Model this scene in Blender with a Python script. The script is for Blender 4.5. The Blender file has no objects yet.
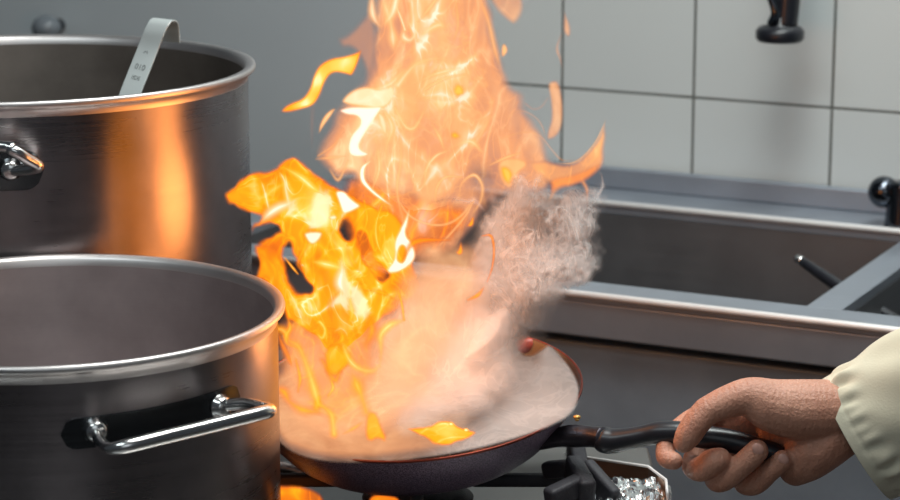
import bpy, bmesh, math, random
import numpy as np
from mathutils import Vector, Matrix, Quaternion
random.seed(4); rng = np.random.RandomState(4)
C = bpy.context.scene.collection
PI = math.pi
# ---------------------------------------------------------------- camera
F = 2400.0; PITCH = 0.222; CZ = 1.65
cam = bpy.data.cameras.new('camera'); camo = bpy.data.objects.new('camera', cam); C.objects.link(camo)
camo.location = (0, 0, CZ); camo.rotation_euler = (PI/2-PITCH, 0, 0)
cam.sensor_width = 36; cam.lens = F/900*36; cam.clip_start = .05
cam.dof.use_dof = True; cam.dof.focus_distance = 2.12; cam.dof.aperture_fstop = 9
bpy.context.scene.camera = camo
FW = np.array([0, math.cos(PITCH), -math.sin(PITCH)]); UP = np.array([0, math.sin(PITCH), math.cos(PITCH)]); RT = np.array([1., 0, 0])
def at(px, py, Y):
    "point of the place seen at (px,py) of the photo and lying at distance Y"
    px = np.asarray(px, float)[..., None]; py = np.asarray(py, float)[..., None]; Y = np.asarray(Y, float)[..., None]
    v = FW+RT*(px-450)/F-UP*(py-250)/F
    return v*(Y/v[..., 1:2])+np.array([0, 0, CZ])
def V(px, py, Y): return Vector(at(px, py, Y).tolist())
M2 = 1/F*2.12     # metres per pixel near the pan

# ---------------------------------------------------------------- helpers
def tag(o, label=None, cat=None, group=None, kind=None):
    if label: o['label'] = label
    if cat: o['category'] = cat
    if group: o['group'] = group
    if kind: o['kind'] = kind
    return o
def empty(name, loc, label, cat, group=None):
    o = bpy.data.objects.new(name, None); C.objects.link(o); o.location = loc; o.empty_display_size = .05
    tag(o, label, cat, group); return o
def link(name, me, mat, parent=None, smooth=True):
    o = bpy.data.objects.new(name, me); C.objects.link(o)
    if mat: me.materials.append(mat)
    if smooth: me.polygons.foreach_set('use_smooth', [True]*len(me.polygons))
    if parent:
        o.parent = parent; o.matrix_parent_inverse = Matrix.Translation(-Vector(parent.location)) if parent.parent is None else Matrix.Translation(-(Vector(parent.location)))
    return o
def from_bm(name, bm, mat, parent=None, smooth=True, bevel=0, seg=2, recenter=True):
    bmesh.ops.recalc_face_normals(bm, faces=bm.faces[:])
    me = bpy.data.meshes.new(name); bm.to_mesh(me); bm.free()
    o = link(name, me, mat, parent, smooth)
    if bevel:
        m = o.modifiers.new('bevel', 'BEVEL'); m.width = bevel; m.segments = seg; m.limit_method = 'ANGLE'; m.angle_limit = .6
        w = o.modifiers.new('wn', 'WEIGHTED_NORMAL')
    return o
def box(bm, c, s, R=None):
    c = Vector(c); vs = []
    for dx in (-.5, .5):
        for dy in (-.5, .5):
            for dz in (-.5, .5):
                v = Vector((dx*s[0], dy*s[1], dz*s[2]))
                if R is not None: v = R @ v
                vs.append(bm.verts.new(c+v))
    for f in ((0,1,3,2),(4,6,7,5),(0,4,5,1),(2,3,7,6),(0,2,6,4),(1,5,7,3)):
        bm.faces.new([vs[i] for i in f])
def lathe(bm, prof, c, seg=128, closed=False, Mx=None, mod=None):
    c = Vector(c); rings = []
    for r, z in prof:
        if r < 1e-6: rings.append([bm.verts.new((Mx @ Vector((0,0,z)) if Mx else Vector((0,0,z)))+c)]); continue
        ring = []
        for k in range(seg):
            a = 2*PI*k/seg; q = r*(mod(a) if mod else 1)
            v = Vector((q*math.cos(a), q*math.sin(a), z))
            if Mx: v = Mx @ v
            ring.append(bm.verts.new(v+c))
        rings.append(ring)
    for a, b in zip(rings[:-1], rings[1:]):
        if len(a) == 1 and len(b) == 1: continue
        for k in range(seg):
            k2 = (k+1) % seg
            if len(a) == 1: bm.faces.new((a[0], b[k], b[k2]))
            elif len(b) == 1: bm.faces.new((a[k], b[0], a[k2]))
            else: bm.faces.new((a[k], b[k], b[k2], a[k2]))
    if closed:
        a, b = rings[-1], rings[0]
        for k in range(seg): bm.faces.new((a[k], b[k], b[(k+1) % seg], a[(k+1) % seg]))
def cat_rom(P, n=8):
    P = [np.array(p, float) for p in P]
    if len(P) < 3: 
        return [P[0]+(P[1]-P[0])*i/n for i in range(n+1)]
    Q = [2*P[0]-P[1]]+P+[2*P[-1]-P[-2]]; out = []
    for i in range(1, len(Q)-2):
        a, b, c, d = Q[i-1:i+3]
        for k in range(n):
            t = k/n
            out.append(.5*((2*b)+(c-a)*t+(2*a-5*b+4*c-d)*t*t+(3*b-a-3*c+d)*t**3))
    out.append(P[-1]); return out
def tube(bm, pts, rad, seg=16, n=8, flat=1.0, spline=True):
    "pts: 3-D points, rad: number or list"
    if not hasattr(rad, '__len__'): rad = [rad]*len(pts)
    A = [list(p)+[r] for p, r in zip(pts, rad)]
    A = cat_rom(A, n) if spline else [np.array(a) for a in A]
    P = [Vector(a[:3]) for a in A]; R = [float(a[3]) for a in A]
    t0 = (P[1]-P[0]).normalized(); up = Vector((0,0,1)) if abs(t0.z) < .9 else Vector((1,0,0))
    nrm = (up-t0*up.dot(t0)).normalized(); rings = []; pt = t0
    for i, p in enumerate(P):
        t = (P[min(i+1, len(P)-1)]-P[max(i-1, 0)]).normalized()
        nrm = pt.rotation_difference(t) @ nrm; nrm = (nrm-t*nrm.dot(t)).normalized(); pt = t
        b = t.cross(nrm)
        rings.append([bm.verts.new(p+nrm*math.cos(2*PI*k/seg)*R[i]*flat+b*math.sin(2*PI*k/seg)*R[i]) for k in range(seg)])
    for a, b in zip(rings[:-1], rings[1:]):
        for k in range(seg): bm.faces.new((a[k], a[(k+1) % seg], b[(k+1) % seg], b[k]))
    bm.faces.new(rings[0][::-1]); bm.faces.new(rings[-1])
def ball(bm, c, r, s=(1,1,1), R=None, u=24, v=16):
    m = Matrix.Translation(Vector(c)) @ (R.to_4x4() if R is not None else Matrix.Identity(4)) @ Matrix.Diagonal((s[0]*r, s[1]*r, s[2]*r, 1))
    bmesh.ops.create_uvsphere(bm, u_segments=u, v_segments=v, radius=1, matrix=m)

# ---------------------------------------------------------------- materials
def mat(name):
    m = bpy.data.materials.new(name); m.use_nodes = True; nt = m.node_tree
    return m, nt, nt.nodes['Principled BSDF'], nt.nodes['Material Output']
def N(nt, t, **kw):
    n = nt.nodes.new(t)
    for k, v in kw.items():
        if k.startswith('i_'): n.inputs[k[2:].replace('_', ' ')].default_value = v
        else: setattr(n, k, v)
    return n
def math_(nt, op, a, b=None, clamp=False, c=None):
    n = nt.nodes.new('ShaderNodeMath'); n.operation = op; n.use_clamp = clamp
    for i, x in enumerate((a, b, c)):
        if x is None: continue
        if isinstance(x, (int, float)): n.inputs[i].default_value = x
        else: nt.links.new(x, n.inputs[i])
    return n.outputs[0]
def mixc(nt, fac, a, b):
    n = nt.nodes.new('ShaderNodeMix'); n.data_type = 'RGBA'
    for i, x in ((0, fac), (6, a), (7, b)):
        if isinstance(x, (int, float)): n.inputs[i].default_value = x
        elif isinstance(x, tuple): n.inputs[i].default_value = (*x[:3], 1)
        else: nt.links.new(x, n.inputs[i])
    return n.outputs[2]
def noise(nt, scale, detail=3, rough=.5, vec=None, stretch=None, dist=0, src='Object'):
    if vec is None:
        tc = nt.nodes.new('ShaderNodeTexCoord'); vec = tc.outputs[src]
    if stretch:
        mp = nt.nodes.new('ShaderNodeMapping'); mp.inputs['Scale'].default_value = stretch; nt.links.new(vec, mp.inputs[0]); vec = mp.outputs[0]
    n = nt.nodes.new('ShaderNodeTexNoise'); n.inputs['Scale'].default_value = scale; n.inputs['Detail'].default_value = detail
    n.inputs['Roughness'].default_value = rough; n.inputs['Distortion'].default_value = dist
    nt.links.new(vec, n.inputs['Vector']); return n.outputs[0]
def ramp(nt, fac, stops):
    n = nt.nodes.new('ShaderNodeValToRGB'); cr = n.color_ramp
    cr.elements[0].position = stops[0][0]; cr.elements[1].position = stops[-1][0]
    for p, c in stops[1:-1]: cr.elements.new(p)
    for e, (p, c) in zip(cr.elements, stops): e.color = (*c, 1) if len(c) == 3 else c
    nt.links.new(fac, n.inputs[0]); return n.outputs[0]
def bump(nt, h, strength, dist, b):
    n = nt.nodes.new('ShaderNodeBump'); n.inputs['Strength'].default_value = strength; n.inputs['Distance'].default_value = dist
    nt.links.new(h, n.inputs['Height']); nt.links.new(n.outputs[0], b.inputs['Normal'])
def plain(name, col, rough=.5, metal=0, var=.15, scale=30, bmp=0, spec=.5):
    m, nt, b, o = mat(name); n = noise(nt, scale, 4)
    dk = tuple(c*(1-var) for c in col); lt = tuple(min(1, c*(1+var)) for c in col)
    nt.links.new(mixc(nt, n, dk, lt), b.inputs['Base Color'])
    b.inputs['Metallic'].default_value = metal; b.inputs['Specular IOR Level'].default_value = spec
    nt.links.new(math_(nt, 'MULTIPLY_ADD', n, .15, c=rough-.07), b.inputs['Roughness'])
    if bmp: bump(nt, noise(nt, scale*6, 3), bmp, .001, b)
    return m
def steel(name, col=(.62, .6, .58), rough=.3, aniso=.6, smudge=.3, brush=(3, 3, 500), radial=True, bs=.05):
    m, nt, b, o = mat(name); b.inputs['Metallic'].default_value = 1
    n1 = noise(nt, 9, 5, .6); n2 = noise(nt, 1, 2, .5, stretch=brush)
    nt.links.new(mixc(nt, math_(nt, 'MULTIPLY_ADD', n1, 1.6, c=-.3, clamp=True), tuple(c*(1-smudge) for c in col), col), b.inputs['Base Color'])
    r = math_(nt, 'ADD', math_(nt, 'MULTIPLY', n1, .18), math_(nt, 'MULTIPLY_ADD', n2, .12, c=rough-.15))
    nt.links.new(r, b.inputs['Roughness'])
    if aniso:
        b.inputs['Anisotropic'].default_value = aniso; b.inputs['Anisotropic Rotation'].default_value = .25
        if radial:
            t = nt.nodes.new('ShaderNodeTangent'); t.direction_type = 'RADIAL'; t.axis = 'Z'; nt.links.new(t.outputs[0], b.inputs['Tangent'])
    if bs: bump(nt, n2, bs, .0006, b)
    return m
M_pot = steel('brushed_steel_pot', (.30, .265, .27), .30, .5, .4)
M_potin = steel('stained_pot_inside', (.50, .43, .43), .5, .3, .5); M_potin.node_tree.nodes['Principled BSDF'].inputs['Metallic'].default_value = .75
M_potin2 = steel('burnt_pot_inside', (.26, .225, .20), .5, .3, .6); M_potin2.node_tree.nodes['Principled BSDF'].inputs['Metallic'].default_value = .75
M_rim = steel('polished_rim', (.66, .62, .61), .42, 0, .15, bs=0)
M_chrome = steel('worn_chrome', (.72, .71, .70), .2, 0, .2, bs=0)
M_plate = steel('dark_mirror_plate', (.12, .13, .14), .2, 0, .4, bs=0)
M_strap = steel('satin_strap', (.66, .70, .69), .45, 0, .2, bs=0); M_strap.node_tree.nodes['Principled BSDF'].inputs['Metallic'].default_value = .5
M_counter = steel('counter_steel', (.35, .385, .44), .42, 0, .25, brush=(4, 300, 300), radial=False, bs=.02)
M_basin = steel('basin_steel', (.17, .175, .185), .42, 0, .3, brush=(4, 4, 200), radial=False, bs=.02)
M_edge = steel('edge_highlight', (.88, .86, .85), .5, 0, .1, bs=0)  # pale colour paints in the light that rolled edges catch
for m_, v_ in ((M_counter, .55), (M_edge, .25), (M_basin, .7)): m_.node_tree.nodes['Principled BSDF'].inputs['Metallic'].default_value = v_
M_black = plain('black_plastic', (.012, .013, .018), .32, 0, .3, 60)
M_castiron = plain('cast_iron', (.028, .026, .032), .6, .2, .4, 80, .5)
M_stove = steel('stove_steel', (.36, .35, .34), .32, 0, .4, radial=False, bs=0)
M_brown = steel('scorched_steel', (.42, .24, .15), .35, 0, .4, radial=False, bs=0)

# ---------------------------------------------------------------- the room
YAW = .462; WD = 3.089
Dv = Vector((math.cos(YAW), -math.sin(YAW), 0)); Nv = Vector((-math.sin(YAW), -math.cos(YAW), 0))
def W(s, t, z): return Dv*s+Nv*(t-WD)+Vector((0, 0, z))
RW = Matrix((Dv, -Nv, Vector((0, 0, 1)))).transposed()      # local x along wall, y into the wall
def wbox(name, s0, s1, t0, t1, z0, z1, m, parent=None, bevel=0, kind=None):
    bm = bmesh.new(); box(bm, W((s0+s1)/2, (t0+t1)/2, (z0+z1)/2), (s1-s0, abs(t1-t0), z1-z0), RW)
    o = from_bm(name, bm, m, parent, False, bevel)
    if kind: o['kind'] = kind
    return o
# tile material, laid out along the wall
def wall_vec(nt, ds=0, dz=0):
    g = nt.nodes.new('ShaderNodeNewGeometry')
    d1 = N(nt, 'ShaderNodeVectorMath', operation='DOT_PRODUCT'); d1.inputs[1].default_value = Dv; nt.links.new(g.outputs['Position'], d1.inputs[0])
    sp = nt.nodes.new('ShaderNodeSeparateXYZ'); nt.links.new(g.outputs['Position'], sp.inputs[0])
    cb = nt.nodes.new('ShaderNodeCombineXYZ')
    nt.links.new(math_(nt, 'ADD', d1.outputs['Value'], ds), cb.inputs[0]); nt.links.new(math_(nt, 'ADD', sp.outputs[2], dz), cb.inputs[1])
    return cb.outputs[0]
m, nt, b, o_ = mat('glazed_wall_tiles'); M_tile = m
br = nt.nodes.new('ShaderNodeTexBrick'); br.offset = 0; br.squash = 1
nt.links.new(wall_vec(nt, 1.162+4, -1.125+4), br.inputs['Vector'])
for k, v in (('Scale', 1), ('Mortar Size', .0022), ('Mortar Smooth', .3), ('Bias', 0), ('Brick Width', .1985), ('Row Height', .2)): br.inputs[k].default_value = v
# shift so that a joint falls exactly at the seen one
nt.links.remove(br.inputs['Vector'].links[0]); nt.links.new(wall_vec(nt, 1.162+.1985*20, -1.125+4), br.inputs['Vector'])
br.inputs['Color1'].default_value = (.64, .68, .67, 1); br.inputs['Color2'].default_value = (.61, .65, .65, 1); br.inputs['Mortar'].default_value = (.085, .09, .08, 1)
n_ = noise(nt, 3, 3)
nt.links.new(mixc(nt, math_(nt, 'MULTIPLY', n_, .25), br.outputs[0], (.4, .42, .41)), b.inputs['Base Color'])
b.inputs['Roughness'].default_value = .35
inv = math_(nt, 'SUBTRACT', 1, br.outputs['Fac']); bump(nt, inv, .5, .002, b)
m, nt, b, o_ = mat('smooth_grey_panel'); M_panel = m
n_ = noise(nt, 2.5, 5, .6); nt.links.new(mixc(nt, n_, (.52, .57, .60), (.64, .69, .71)), b.inputs['Base Color']); b.inputs['Roughness'].default_value = .45
b.inputs['Metallic'].default_value = .25; bump(nt, noise(nt, 60, 3), .05, .001, b)
wbox('wall_back', -1.52, 1.6, 0, -.12, 0, 3.0, M_tile, kind='structure')
wbox('wall_left', -4.0, -1.52, .004, -.12, 0, 3.0, M_panel, kind='structure')
bm = bmesh.new(); box(bm, (0, 2.2, -.05), (9, 9, .1)); fl = from_bm('floor', bm, plain('quarry_floor', (.10, .075, .065), .5, 0, .3, 6), None, False); fl['kind'] = 'structure'

M_front = steel('cabinet_front', (.27, .34, .41), .5, 0, .35, radial=False, bs=0); M_front.node_tree.nodes['Principled BSDF'].inputs['Metallic'].default_value = .25
# ---------------------------------------------------------------- sink counter
SZ = .99; S0, S1 = -1.66, .35
sc = empty('sink_counter', W(-.65, .3, 0), 'stainless steel double sink counter along the tiled wall behind the pan', 'sink')
bm = bmesh.new()   # worktop frame with two openings
def on_top(px, py, z):
    v = FW+RT*(px-450)/F-UP*(py-250)/F; q = v*((z-CZ)/v[2]); return float(Vector(q.tolist()).dot(Dv))
div = (on_top(796, 313, SZ), on_top(832, 317, SZ))
def wb(s0, s1, t0, t1, z0, z1): box(bm, W((s0+s1)/2, (t0+t1)/2, (z0+z1)/2), (s1-s0, t1-t0, z1-z0), RW)
wb(S0, S1, .006, .125, SZ-.012, SZ); wb(S0, S1, .548, .60, SZ-.012, SZ); wb(S0, S0+.06, .125, .548, SZ-.012, SZ)
wb(div[0], div[1], .125, .548, SZ-.012, SZ); wb(S1-.06, S1, .125, .548, SZ-.012, SZ)
from_bm('worktop', bm, M_counter, sc, False, .001)
wbox('upstand', S0, S1, .006, .02, SZ, 1.02, M_counter, sc, .003)
bm = bmesh.new(); tube(bm, [W(S0, .125, SZ+.002), W(S1, .125, SZ+.002)], .0042, 10, 1); o = from_bm('basin_edge_bead', bm, M_edge, sc)
bm = bmesh.new(); tube(bm, [W(S0, .600, SZ-.003), W(S1, .600, SZ-.003)], .0042, 12, 1); o = from_bm('front_edge_bead', bm, M_edge, sc); o['label'] = 'rolled front edge, its highlight painted in pale colour'
for (a, c) in ((S0+.06, div[0]), (div[1], S1-.06)):
    bm = bmesh.new(); zt, zb = SZ-.012, SZ-.26; i = .02
    top = [W(a, .125, zt), W(c, .125, zt), W(c, .548, zt), W(a, .548, zt)]; bot = [W(a+i, .125+i, zb), W(c-i, .125+i, zb), W(c-i, .53-i, zb), W(a+i, .53-i, zb)]
    t_ = [bm.verts.new(v) for v in top]; b_ = [bm.verts.new(v) for v in bot]
    for k in range(4): bm.faces.new((t_[k], t_[(k+1) % 4], b_[(k+1) % 4], b_[k]))
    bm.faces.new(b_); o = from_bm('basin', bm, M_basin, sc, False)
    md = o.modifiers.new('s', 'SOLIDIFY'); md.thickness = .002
wbox('apron', S0, S1, .585, .598, SZ-.055, SZ-.012, M_counter, sc, .003)
wbox('front_panel', S0+.01, S1, .545, .575, .12, SZ-.068, M_front, sc, .003)
wbox('back_leg_panel', S0+.01, S1, .04, .06, .0, SZ-.28, M_counter, sc, .003)
wbox('plinth', S0+.03, S1, .50, .53, .0, .125, M_counter, sc)

# tap with a ball handle at the right, and the spout hanging at the top
tp = empty('basin_tap', W(-.885, .07, SZ), 'dark chrome tap with a ball knob at the far right of the sink', 'tap')
def onwall(px, py, t, dt=0):
    v = FW+RT*(px-450)/F-UP*(py-250)/F; n = np.array(Nv); k = (t-WD)/(v @ n); return Vector((v*k).tolist())+Vector((0, 0, CZ))
k1 = onwall(884, 192, .09)
bm = bmesh.new(); ball(bm, k1, .021); o = from_bm('tap_knob', bm, M_chrome, tp)
o.data.materials.clear(); o.data.materials.append(steel('dark_chrome', (.10, .11, .13), .14, 0, .2, bs=0))
M_dchrome = o.data.materials[0]
bm = bmesh.new(); k2 = onwall(903, 205, .09)
tube(bm, [k1, k1.lerp(k2, .5), k2], [.010, .014, .018], 16); 
tube(bm, [Vector((k2.x, k2.y, SZ)), Vector((k2.x, k2.y, SZ+.03)), k2+Vector((0, 0, .03))], [.024, .021, .019], 24)
from_bm('tap_body', bm, M_dchrome, tp)
k3 = onwall(780, 32, .12)
sp_ = empty('hanging_spray_head', k3, 'black spray head hanging from above in front of the wall tiles', 'spray head')
bm = bmesh.new()
lathe(bm, [(0, -.012), (.028, -.012), (.0315, -.008), (.0315, .002), (.027, .007), (.015, .010), (.0145, .02), (.0, .02)], k3, 40)
from_bm('nozzle', bm, M_black, sp_)
bm = bmesh.new(); tube(bm, [k3+Vector((.006, 0, .008)), k3+Vector((.009, 0, .05)), k3+Vector((.012, .0, .12)), k3+Vector((.02, .06, .2)), k3+Vector((.02, .115, .22))], [.0165, .0165, .015, .012, .012], 20); from_bm('spout', bm, M_black, sp_)
bm = bmesh.new(); tube(bm, [k3+Vector((-.012, -.01, .012)), k3+Vector((-.009, -.016, .028)), k3+Vector((-.017, -.012, .052))], [.007, .006, .005], 12); o = from_bm('trigger', bm, M_dchrome, sp_)
bm = bmesh.new(); lathe(bm, [(0, 0), (.03, 0), (.03, .006), (.014, .012), (0, .012)], k3+Vector((.02, .118, .22)), 24, Mx=Matrix.Rotation(PI/2, 3, 'X')); from_bm('wall_flange', bm, M_dchrome, sp_)
# knob on the wall behind the tall pot
kk = onwall(50, 27, .03)
wk = empty('wall_knob', kk, 'dark round knob on the grey wall behind the tall pot', 'knob')
bm = bmesh.new(); ball(bm, kk+Vector(Nv)*.01, .023, (1, 1, .85)); from_bm('knob', bm, plain('grey_knob', (.16, .18, .20), .35), wk)
bm = bmesh.new(); tube(bm, [kk+Vector(Nv)*.005, kk-Vector(Nv)*.03], .011, 16, 1); from_bm('stem', bm, M_dchrome, wk)
# black utensil leaning across the divider
a = V(797, 258, 2.86); c = V(842, 288, 2.80); e = V(935, 345, 2.70)
ut = empty('utensil', e, 'thin black utensil handle with a metal tip resting over the sink divider', 'utensil')
bm = bmesh.new(); tube(bm, [a.lerp(c, .12), c, e], [.0058, .0078, .0078], 14); from_bm('handle', bm, M_black, ut)
bm = bmesh.new(); tube(bm, [a, a.lerp(c, .13)], [.0052, .0058], 14, 2); from_bm('metal_tip', bm, M_chrome, ut)

# ---------------------------------------------------------------- stove
TZ = .925
st = empty('gas_stove', (-.5, 1.9, 0), 'steel gas stove top under the pots and the burning pan', 'stove')
bm = bmesh.new(); box(bm, (-.50, 1.885, .455), (1.39, .85, .91)); box(bm, (-.66, 2.50, .455), (1.07, .379, .91)); from_bm('stove_body', bm, M_stove, st, False, .004)
bm = bmesh.new(); box(bm, (-.50, 1.88, .9175), (1.40, .87, .0145)); box(bm, (-.66, 2.502, .9175), (1.08, .373, .0145)); from_bm('hob_surface', bm, M_stove, st, False, .004)
bm = bmesh.new(); SE = [V(560, 453.5, 2.30), V(648, 466.5, 2.155), V(666, 480, 2.10), V(668, 500, 2.03)]
vs = []
for p in SE: vs.append((bm.verts.new(p), bm.verts.new(p+Vector((.0, .004, 0))), bm.verts.new(Vector((p.x, p.y+.004, .90))), bm.verts.new(Vector((p.x, p.y, .90)))))
for q, r in zip(vs[:-1], vs[1:]):
    for k in range(4): bm.faces.new((q[k], q[(k+1) % 4], r[(k+1) % 4], r[k]))
bm.faces.new(vs[0]); bm.faces.new(vs[-1][::-1])
o = from_bm('tray_edge', bm, M_brown, st, False); o['label'] = 'scorched brown upright tray edge'
bm = bmesh.new(); tube(bm, SE, .0014, 8, 6, spline=False); from_bm('edge_lip', bm, M_edge, st)
# burner
BC = Vector((-.03, 2.13, 0))
bm = bmesh.new(); lathe(bm, [(0, .905), (.062, .905), (.062, .922), (.05, .926), (.052, .934), (.040, .940), (0, .941)], BC, 48); from_bm('burner', bm, M_castiron, st)
# cast iron pan support: ring and fingers
bm = bmesh.new()
def bar(p, q, h=.014, w=.010):
    p, q = Vector(p), Vector(q); d = (q-p); L = d.length; d.normalize(); s = d.cross(Vector((0, 0, 1))).normalized(); u = s.cross(d)
    R = Matrix((d, s, u)).transposed(); box(bm, (p+q)/2, (L, w, h), R)
for sx, sy in ((1, 0), (-1, 0), (0, 1), (0, -1)):
    bar(BC+Vector((sx*.05, sy*.05, .950)), BC+Vector((sx*.15, sy*.15, .950)), .012, .012)
g = .155
for p, q in (((-g, -g), (g, -g)), ((g, -g), (g, g)), ((g, g), (-g, g)), ((-g, g), (-g, -g))): bar(BC+Vector((*p, .944)), BC+Vector((*q, .944)), .012, .014)
for p in ((-g, -g), (g, -g), (g, g), (-g, g)): box(bm, BC+Vector((*p, .925)), (.018, .018, .045))
from_bm('pan_support', bm, M_castiron, st, True, .003)
bm = bmesh.new()   # cast fingers standing up at the pan's right side
for a_, b_, h_, w_ in (((588, 497, 2.05), (572, 468, 2.10), .030, .016), ((548, 500, 2.04), (590, 480, 2.07), .020, .016), ((615, 502, 2.08), (585, 468, 2.12), .024, .012), ((572, 468, 2.10), (545, 470, 2.12), .016, .014)):
    bar(V(*a_), V(*b_), h_, w_)
o = from_bm('support_finger', bm, M_castiron, st, True, .004)
bm = bmesh.new(); tube(bm, [V(268, 468, 2.20), V(290, 470, 2.19), V(318, 481, 2.17)], [.0075, .008, .004], 12); from_bm('support_finger', bm, M_stove, st)
bm = bmesh.new(); tube(bm, [V(266, 384, 2.42), V(280, 375, 2.42), V(291, 362, 2.42), V(288, 348, 2.43), V(280, 340, 2.44)], [.011, .012, .010, .007, .005], 14); from_bm('support_finger', bm, M_castiron, st)

# crumpled foil
bm = bmesh.new(); NX, NY = 70, 50; G = {}
fo = rng.rand(150, 3)
for i in range(NX):
    for j in range(NY):
        u, v = i/(NX-1), j/(NY-1)
        px = 560+u*110; py = 473+v*45
        Yb = 2.17-.13*v-.03*u
        p = at(px+2*math.sin(7*v), py, Yb)
        dd = np.sort(np.hypot((fo[:, 0]-u), (fo[:, 1]-v)*.8))[:2]
        h = (dd[1]-dd[0])*.05 + fo[int(np.argmin(np.hypot(fo[:, 0]-u, (fo[:, 1]-v)*.8))), 2]*.006
        env = min(1, min(u, 1-u)*9)*min(1, v*8)
        p = p+np.array([0, 0, (h-.004)*env-.012*(1-env)])
        G[i, j] = bm.verts.new(p.tolist())
for i in range(NX-1):
    for j in range(NY-1): bm.faces.new((G[i, j], G[i+1, j], G[i+1, j+1], G[i, j+1]))
foil = from_bm('crumpled_foil', bm, steel('foil', (.86, .88, .88), .22, 0, .1, bs=0), None, False)
tag(foil, 'crumpled silver foil on the stove corner below the pan handle', 'foil')
md = foil.modifiers.new('s', 'SOLIDIFY'); md.thickness = .002

# ---------------------------------------------------------------- pots
def pot(name, c, zr, zb, R, label, seg=160):
    root = empty(name, (c[0], c[1], zb), label, 'pot')
    k = R/.2; H = zr
    o_r = R-.0065*k; i_r = R-.010*k
    bm = bmesh.new(); lathe(bm, [(0, zb), (o_r-.006, zb), (o_r-.001, zb+.003), (o_r, zb+.01)]+[(o_r, zb+.01+(H-.016-zb-.01)*q/6) for q in range(1, 7)], (c[0], c[1], 0), seg)
    from_bm('outer_wall', bm, M_pot, root)
    bm = bmesh.new(); lathe(bm, [(o_r, H-.016), (o_r+.0008, H-.011), (R-.0025, H-.0075), (R-.0003, H-.0055), (R, H-.003), (R-.0008, H-.0008), (R-.003, H), (i_r+.0035, H-.001), (i_r+.0008, H-.004), (i_r, H-.010)], (c[0], c[1], 0), seg)
    from_bm('rim', bm, M_rim, root)
    bm = bmesh.new(); lathe(bm, [(i_r, H-.010)]+[(i_r, H-.010-(H-.014-zb)*q/6) for q in range(1, 7)]+[(i_r-.01, zb+.004), (0, zb+.004)], (c[0], c[1], 0), seg)
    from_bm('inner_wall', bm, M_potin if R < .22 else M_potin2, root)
    return root, o_r
FPc = (-.341, 1.987); FR = .2
fp, fo_r = pot('stock_pot', FPc, 1.1535, .932, .2, 'lower steel pot in the left foreground with a bar handle on its side')
BPc = (-.438, 2.418); BR = .24
bp, bo_r = pot('stock_pot', BPc, 1.297, .932, .24, 'tall steel stock pot at the back with an orange flame reflection')
def cyl(c, r, th, z): return Vector((c[0]+r*math.sin(th), c[1]-r*math.cos(th), z))
def plate(c, r, t0, t1, z, hh, root, tilt=0, thick=.0022):
    "rounded bracket plate bent round the pot wall"
    bm = bmesh.new(); n = 40; m_ = 8; F_, B_ = {}, {}
    L = (t1-t0)*r
    for i in range(n+1):
        u = i/n; s = u*L; e = min(s, L-s); k = math.sqrt(max(0, 1-(1-min(1, e/hh))**2)) if e < hh else 1
        th = t0+(t1-t0)*u
        for j in range(m_+1):
            zz = z+tilt*(u-.5)+(j/m_*2-1)*hh*max(k, .02)
            F_[i, j] = bm.verts.new(cyl(c, r+thick, th, zz)); B_[i, j] = bm.verts.new(cyl(c, r-.0005, th, zz))
    for i in range(n):
        for j in range(m_):
            bm.faces.new((F_[i, j], F_[i+1, j], F_[i+1, j+1], F_[i, j+1])); bm.faces.new((B_[i, j], B_[i, j+1], B_[i+1, j+1], B_[i+1, j]))
        for j in (0, m_): bm.faces.new((F_[i, j], F_[i+1, j], B_[i+1, j], B_[i, j]))
    for i in (0, n):
        for j in range(m_): bm.faces.new((F_[i, j], F_[i, j+1], B_[i, j+1], B_[i, j]))
    return from_bm('handle_plate', bm, M_plate, root, True, .0008)
r = fo_r; d = math.radians
plate(FPc, r, d(11), d(60), 1.0985, .0125, fp, .004)
def boss(c, r, th, z, root, R=.0085):
    bm = bmesh.new(); p = cyl(c, r, th, z); n = Vector((math.sin(th), -math.cos(th), 0)); q = n.to_track_quat('Z', 'Y').to_matrix()
    lathe(bm, [(R*1.25, 0), (R*1.25, .002), (R, .004), (R, .007), (R*.7, .009), (0, .0095)], p, 28, Mx=q); from_bm('rivet_boss', bm, M_chrome, root)
for th in (19, 52.5): boss(FPc, r, d(th), 1.0985, fp)
bm = bmesh.new()
hp = [cyl(FPc, r, d(19), 1.0975), V(102, 444, 1.775), V(111, 448.5, 1.757), V(127, 446, 1.755)]
hp += [V(160, 438, 1.768), V(200, 428.5, 1.79), V(240, 418.5, 1.812), V(258, 414, 1.822), V(268, 411.5, 1.832), V(270, 409.5, 1.845), V(262, 407.5, 1.852), V(244, 404, 1.862), cyl(FPc, r, d(52.5), 1.0985)]
tube(bm, hp, [.0048]*3+[.0058]*6+[.0052]*4, 18, 8); from_bm('handle', bm, M_chrome, fp)
# tall pot handle (folded up, at the left edge of the photo)
r = bo_r
plate(BPc, r, d(-36), d(15), 1.232, .019, bp)
boss(BPc, r, d(7.5), 1.233, bp, .009); boss(BPc, r, d(-28), 1.233, bp, .009)
pa = V(38, 167, 2.165); pb = V(26, 158, 2.15); pc = V(12, 150, 2.145); pd = V(-6, 146, 2.15)
def mir(p, ax=d(-10.2)):
    n = Vector((math.cos(ax), math.sin(ax), 0)); q = Vector((p.x-BPc[0], p.y-BPc[1], 0)); return p-n*(2*q.dot(n))
bm = bmesh.new(); L_ = [cyl(BPc, r, d(7), 1.231), pa, pb, pc, pd]
tube(bm, L_+[mir(p) for p in L_[::-1]], .0056, 16, 8); from_bm('handle', bm, M_chrome, bp)

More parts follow.
